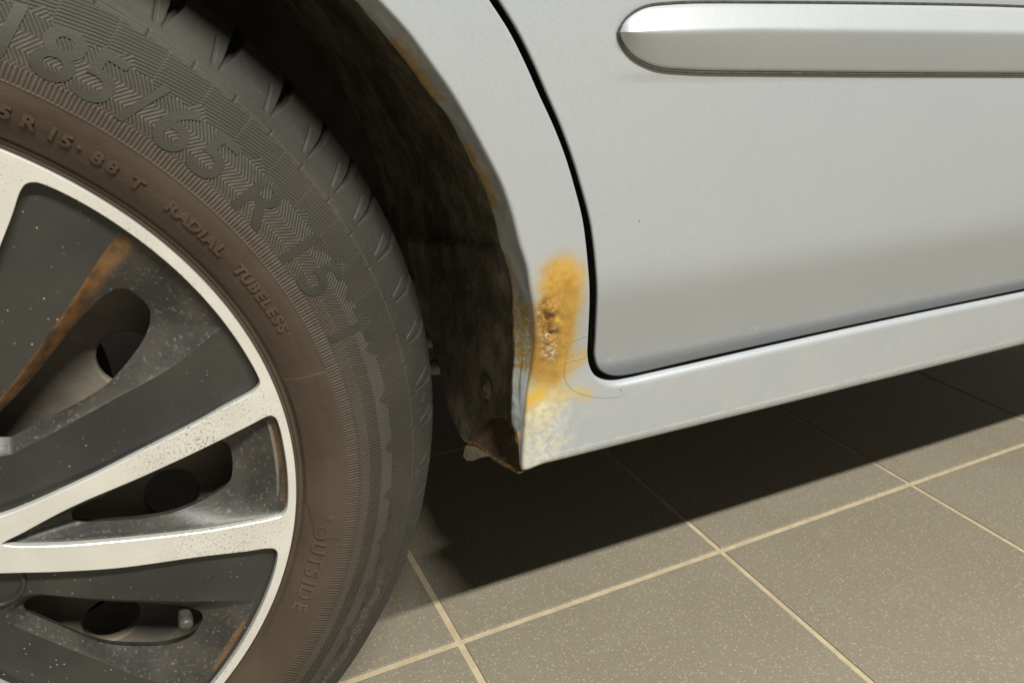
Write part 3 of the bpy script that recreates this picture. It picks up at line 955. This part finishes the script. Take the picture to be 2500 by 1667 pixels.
pocket.materials.append(MAT['hubcap_black'])
wl = [(Wo, .0027 + dish(Wo)), (Wloop, .0031 + dish(Wloop))]
for t in (.05, .12, .25, .4, .55, .7, .85, .95, 1.0):
    Q = Wloop * (1 - t) + Dloop * t
    curve = t ** 1.15
    wl.append((Q, (.0031 + dish(Wloop)) * (1 - curve) + .0115 * curve))
wl += [(shrink(Dloop, -.0008), .0128), (shrink(Dloop, -.0022), .0150), (shrink(Dloop, -.004), .0200)]
wwall = grid_mesh('window_wall', stack3(wl), wrap_u=True)
wwall.set_sharp_from_angle(angle=RAD(50))
wwall.materials.append(MAT['hubcap_window_black'])
# narrow window inside the V
Ndk = [(.0954, -4.0), (.1100, -.9), (.1291, 1.8), (.1450, 3.7), (.1612, 5.2), (.1725, 5.8), (.1758, 4.6), (.1764, 2.0), (.1757, -.6), (.1739, -2.9), (.1700, -4.4), (.1628, -5.8), (.1530, -7.4), (.1421, -8.7), (.1290, -9.2), (.1127, -8.9), (.0990, -8.0), (.0956, -6.8)]
Nloop = seg_loop(Nk, [0, 7, 14], [60, 40, 60])
NDloop = seg_loop(Ndk, [17, 5, 10], [60, 40, 60])
nl = [(shrink(Nloop, -.0003), .0008), (shrink(Nloop, -.0002), .0016), (shrink(Nloop, .0006), .0024)]
for t in (.06, .15, .3, .5, .7, .88, 1.0):
    Q = shrink(Nloop, .0006) * (1 - t) + NDloop * t
    nl.append((Q, .0026 * (1 - t) + .0115 * t))
nl += [(shrink(NDloop, -.0008), .0128), (shrink(NDloop, -.002), .0150), (shrink(NDloop, -.0035), .0200)]
nwall = grid_mesh('slot_wall', stack3(nl), wrap_u=True)
nwall.set_sharp_from_angle(angle=RAD(50))
nwall.materials.append(MAT['hubcap_window_black'])
bm = bmesh.new()
prof = [(.0135, .0034), (.0128, .0018), (.0115, .0018), (.0108, .0036), (.0105, .012), (.0070, .0125), (.0065, .009), (.0, .0085)]
seg = 40; rings = []
for r_, y_ in prof:
    rings.append([bm.verts.new((r_ * math.cos(2 * math.pi * k / seg), y_, r_ * math.sin(2 * math.pi * k / seg))) for k in range(seg)] if r_ > 0 else [bm.verts.new((0, y_, 0))] * seg)
for a, b in zip(rings[:-1], rings[1:]):
    for k in range(seg): bm.faces.new(list(dict.fromkeys((a[k], a[(k + 1) % seg], b[(k + 1) % seg], b[k]))))
lug = bm_mesh('lug_recess', bm, True); lug.materials.append(MAT['hubcap_black'])
for k in range(5):
    for me_, nm in ((pocket, 'spoke_pocket'), (wwall, 'window_wall'), (nwall, 'slot_wall')):
        o = link(nm, me_, None, wheel)
        o.rotation_euler = (0, -RAD(72 * k), 0)
    lx, lz = pol(.0665, 39.5 + 72 * k)
    link('lug_recess', lug, None, wheel, (lx, .0015, lz))
# valve stem with its cap
vx, vz = pol(.1665, -33.8)
lathe('valve_stem', [(.0001, .000), (.0022, .0002), (.0036, .0012), (.0040, .0022), (.0040, .0100), (.0034, .0105), (.0034, .030), (.0055, .034), (.0055, .06)], 28, 'valve_metal', wheel, (vx, 0, vz))

# --- tyre
SR = np.array([.2040, .2062, .2072, .2080, .2090, .2098, .2106, .2114, .2122, .2130, .2145, .2180, .2230, .2300, .2345, .2400, .2470, .2550, .2630, .2710, .2780, .2830, .2880, .2930, .2970, .3000, .3022])
SY = np.array([.0080, .0055, .0030, .0020, .0030, .0024, .0010, .0020, .0012, -.0008, -.0022, -.0050, -.0078, -.0100, -.0106, -.0104, -.0096, -.0078, -.0052, -.0018, .0020, .0052, .0090, .0138, .0188, .0235, .0290])
def yside(r): return np.interp(r, SR, SY)
# smooth version for the part outside the bead
_rs = np.linspace(.213, .3022, 400)
_ys = np.interp(_rs, SR, SY)
for _ in range(60): _ys[1:-1] = (_ys[:-2] + 2 * _ys[1:-1] + _ys[2:]) / 4
def ysw(r): return np.where(r > .2135, np.interp(r, _rs, _ys), yside(r))

def tri(t): return np.abs(((t + .5) % 1.0) * 2 - 1)
def relief(th, r):
    """height of the moulded pattern on the sidewall, th in degrees"""
    u = np.radians(th) * .258
    saw = tri(th / 7.2)
    # phase of the ribs: radial at the inside, herringbone in the middle, along the tyre outside
    zz = tri((r - .2355) / .0150 + .13)
    pin = u / .00195 + 3.1 * zz * smoothstep(.2420, .2440, r)
    vb = .2590 + .0065 * saw + .0030 * tri(th / 2.4)
    pout = (r + .0038 * ((th / 4.4 + .3) % 1.0)) / .00150
    rib_in = .5 + .5 * np.cos(2 * np.pi * pin)
    rib_out = .5 + .5 * np.cos(2 * np.pi * pout)
    rib = np.where(r < vb, rib_in, rib_out)
    rib = smoothstep(.25, .75, rib)
    band = smoothstep(.2352, .2356, r) * smoothstep(.2788, .2784, r)
    h = .00052 * (rib - .4) * band
    # thin raised lines bounding the band, with short ticks
    h = h + .00045 * np.exp(-((r - .2800) / .00045) ** 2) + .00030 * np.exp(-((r - .2350) / .00035) ** 2)
    tick = np.exp(-((((th + 1.3) % 4.4) - 2.2) / .09) ** 2)
    h = h - .0005 * tick * smoothstep(.2778, .2790, r) * smoothstep(.2822, .2812, r)
    # smooth wedge shaped patch below the ribs
    edge = np.interp(th, [-13.1, -12.8, -12.4, -.6, 40], [.2355, .2235, .2195, .2060, .2060])
    patch = (th > -13.1) * (th < 14.5) * smoothstep(0, .0004, r - edge) * smoothstep(.2348, .2343, r)
    h = h + .00035 * patch
    h = h + .0005 * np.exp(-(((th + 9.4) * .0040) ** 2 + (r - .2262) ** 2) / .0016 ** 2)
    h = h + .0006 * (fbm(th * .22 + 7, r * 130, 3) - .5)
    return h
NOT = [75, 69.5, 64, 58.5, 53.2, 47.6, 41.6, 36.4, 31.9, 27.7, 23.0, 17.6, 12.0, 5.7, .6, -5.6, -10.4, -15.1, -20.6, -26.3, -31.5, -36.5, -42.0, -47.5]
def notch(th, q):
    """depth of the shoulder cuts; q = distance along the shoulder from r=.2850 outwards"""
    d = np.zeros(np.broadcast(th, q).shape)
    for i, t0 in enumerate(NOT):
        a = np.radians(th - t0) * .295
        w = (.0030 + .0018 * (t0 > 38)) * smoothstep(.0005, .016, q) + .0004
        lean = .0045 * smoothstep(0, .016, q)
        c = a + .0012 + lean * .3
        cut = smoothstep(w / 2 + .0005, w / 2 - .0003, np.abs(c)) * smoothstep(.0, .002, q)
        d = np.maximum(d, cut * (.0011 + (.0020 + .0026 * (t0 > 38)) * smoothstep(.003, .018, q)))
        # thin sipe above the cut
        c2 = a - .0068 + .30 * np.maximum(.014 - q, 0)
        sip = np.exp(-(c2 / .00055) ** 2) * smoothstep(.0005, .002, q) * smoothstep(.0135, .0115, q)
        d = np.maximum(d, sip * .0013)
    return d
r_rows = np.unique(np.round(np.r_[SR[:10], np.linspace(.2130, .2345, 34), np.linspace(.2347, .2360, 5), np.arange(.2360, .2572, .00050), np.arange(.2572, .2795, .00032), np.arange(.2795, .2830, .0004), np.arange(.2830, .3022, .0007), .3022], 5))
yb_ = ysw(r_rows)
prof_r = np.r_[r_rows, .3045, .3062, .3075, .3086, .3096, .3103, .3110, .3113, .3113, .3096, .3060, .3022, .2950, .2800, .2500, .2300, .2100, .2050]
prof_y = np.r_[yb_, .0335, .0375, .0420, .0480, .0560, .0650, .0800, .0950, .1150, .1400, .1520, .1610, .1750, .1890, .2010, .1960, .1850, .1700]
ns_dense = len(r_rows)
pt = np.gradient(np.stack([prof_r, prof_y], 1), axis=0); pt /= np.linalg.norm(pt, axis=1)[:, None]
pn_r, pn_y = -pt[:, 1] * -1, pt[:, 0] * -1      # outwards: +r on the tread, -y on the sidewall
th_list = np.r_[np.arange(-47, 72, .095), np.arange(72, 313, 2.0)]
TH = th_list[:, None]
RR = prof_r[None, :]; YY = prof_y[None, :]
hh = np.zeros((len(th_list), len(prof_r)))
dense = (th_list >= -47) & (th_list < 72)
hh[:, :ns_dense] = relief(TH, r_rows[None, :]) * (r_rows > .2135)
q_all = np.r_[r_rows - .2850, .0190 + np.cumsum(np.hypot(np.diff(np.r_[.3022, prof_r[ns_dense:]]), np.diff(np.r_[.0290, prof_y[ns_dense:]])))]
hh -= notch(TH, q_all[None, :]) * (q_all > 0) * (q_all < .075)
circ = ((prof_y > .066) & (prof_y < .074)) | ((prof_y > .11) & (prof_y < .118))
hh[:, circ & (prof_r > .3)] -= .006
R3 = RR + pn_r[None, :] * hh
Y3 = YY + pn_y[None, :] * hh
a = np.radians(TH)
TV = np.stack([R3 * np.cos(a), Y3 + 0 * a, R3 * np.sin(a)], -1)
under = TV[..., 2] < -.2995                      # flattened where the tyre stands on the floor
TV[..., 2] = np.where(under, -.2995, TV[..., 2])
tyre_me = grid_mesh('tyre', TV, wrap_u=True)
rib_height = np.zeros(hh.shape, dtype=np.float32) + .5
rib_height[:, :ns_dense] = np.clip(.5 + (relief(TH, r_rows[None, :]) - .0006 * (fbm(TH * .22 + 7, r_rows[None, :] * 130, 3) - .5)) / .0006, 0, 1)
rib_height[:, :ns_dense] = np.where(r_rows[None, :] > .2347, rib_height[:, :ns_dense], .5)
at_ = tyre_me.attributes.new('rib_height', 'FLOAT', 'POINT')
at_.data.foreach_set('value', rib_height.ravel())
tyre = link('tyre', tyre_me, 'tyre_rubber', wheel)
tyre['label'] = 'dusty black tyre with herringbone sidewall and moulded size lettering'

# --- raised lettering
_gl = {}
def glyph(ch, bold):
    if (ch, bold) in _gl: return _gl[(ch, bold)]
    cu = bpy.data.curves.new('glyph', 'FONT')
    cu.body = ch; cu.size = 1.0; cu.offset = bold; cu.resolution_u = 5; cu.fill_mode = 'FRONT'
    o = bpy.data.objects.new('glyph', cu); COL.objects.link(o)
    me = bpy.data.meshes.new_from_object(o.evaluated_get(bpy.context.evaluated_depsgraph_get()))
    bpy.data.objects.remove(o)
    _gl[(ch, bold)] = me
    return me
def lettering(name, items, mat, height, wide, lift, bold, rc, label=None, slant=0.0):
    """items: (character, angle of its middle)"""
    bm = bmesh.new()
    for ch, ang in items:
        src = glyph(ch, bold)
        g = bmesh.new(); g.from_mesh(src)
        bmesh.ops.remove_doubles(g, verts=g.verts, dist=1e-5)
        xs_ = [v.co.x for v in g.verts]; zs_ = [v.co.y for v in g.verts]
        cx, cz = (min(xs_) + max(xs_)) / 2, (.36 if ch != '.' else (min(zs_) + max(zs_)) / 2)
        k = height / .72
        for v in g.verts:
            yy = (v.co.y - cz) * k
            v.co = Vector(((v.co.x - cx) * k * wide + slant * yy, yy, 0))
        for s_ in np.arange(-.012, .0121, .003):
            bmesh.ops.bisect_plane(g, geom=g.verts[:] + g.edges[:] + g.faces[:], plane_co=(0, s_, 0), plane_no=(0, 1, 0))
        ex = bmesh.ops.extrude_face_region(g, geom=g.faces[:])
        topv = {v for v in ex['geom'] if isinstance(v, bmesh.types.BMVert)}
        for v in g.verts:
            hgt = lift if v in topv else -.0006
            r_ = rc + v.co.y
            a_ = RAD(ang) - v.co.x / rc
            y_ = float(ysw(np.array(r_))) - hgt
            v.co = Vector((r_ * math.cos(a_), y_, r_ * math.sin(a_)))
        m = bpy.data.meshes.new('tmp'); g.to_mesh(m); g.free()
        bm.from_mesh(m); bpy.data.meshes.remove(m)
    bmesh.ops.recalc_face_normals(bm, faces=bm.faces)
    o = link(name, bm_mesh(name, bm), mat, wheel)
    if label: o['label'] = label
    return o
lettering('size_lettering', [('1', 62.9), ('8', 58.9), ('5', 55.2), ('/', 51.2), ('6', 47.5), ('5', 43.2), ('R', 36.4), ('1', 30.0), ('5', 25.6), ('T', 18.0)], 'tyre_letter', .0225, 1.10, .00048, .016, .2545, 'large moulded tyre size 185/65 R 15 T', .10)
lettering('small_lettering', [('8', 62.8), ('5', 61.1), ('R', 58.8), ('1', 56.6), ('5', 55.2), ('.', 53.9), ('8', 51.9), ('8', 50.2), ('T', 47.3)], 'tyre_letter_small', .0054, 1.2, .0008, .045, .2236)
lettering('small_lettering', [('R', 42.7), ('A', 41.2), ('D', 39.6), ('I', 38.4), ('A', 37.1), ('L', 35.5)], 'tyre_letter_small', .0054, 1.15, .0008, .050, .2242, 'raised word RADIAL')
lettering('small_lettering', [('T', 32.1), ('U', 30.7), ('B', 29.2), ('E', 27.8), ('L', 26.5), ('E', 25.2), ('S', 23.9), ('S', 22.5)], 'tyre_letter_small', .0054, 1.1, .0008, .050, .2248, 'raised word TUBELESS')
lettering('side_lettering', [('O', -11.9), ('U', -14.7), ('T', -17.0), ('S', -19.1), ('I', -20.9), ('D', -22.8), ('E', -25.4)], 'tyre_letter_small', .0082, 1.05, .0009, .008, .2228, 'raised word OUTSIDE')
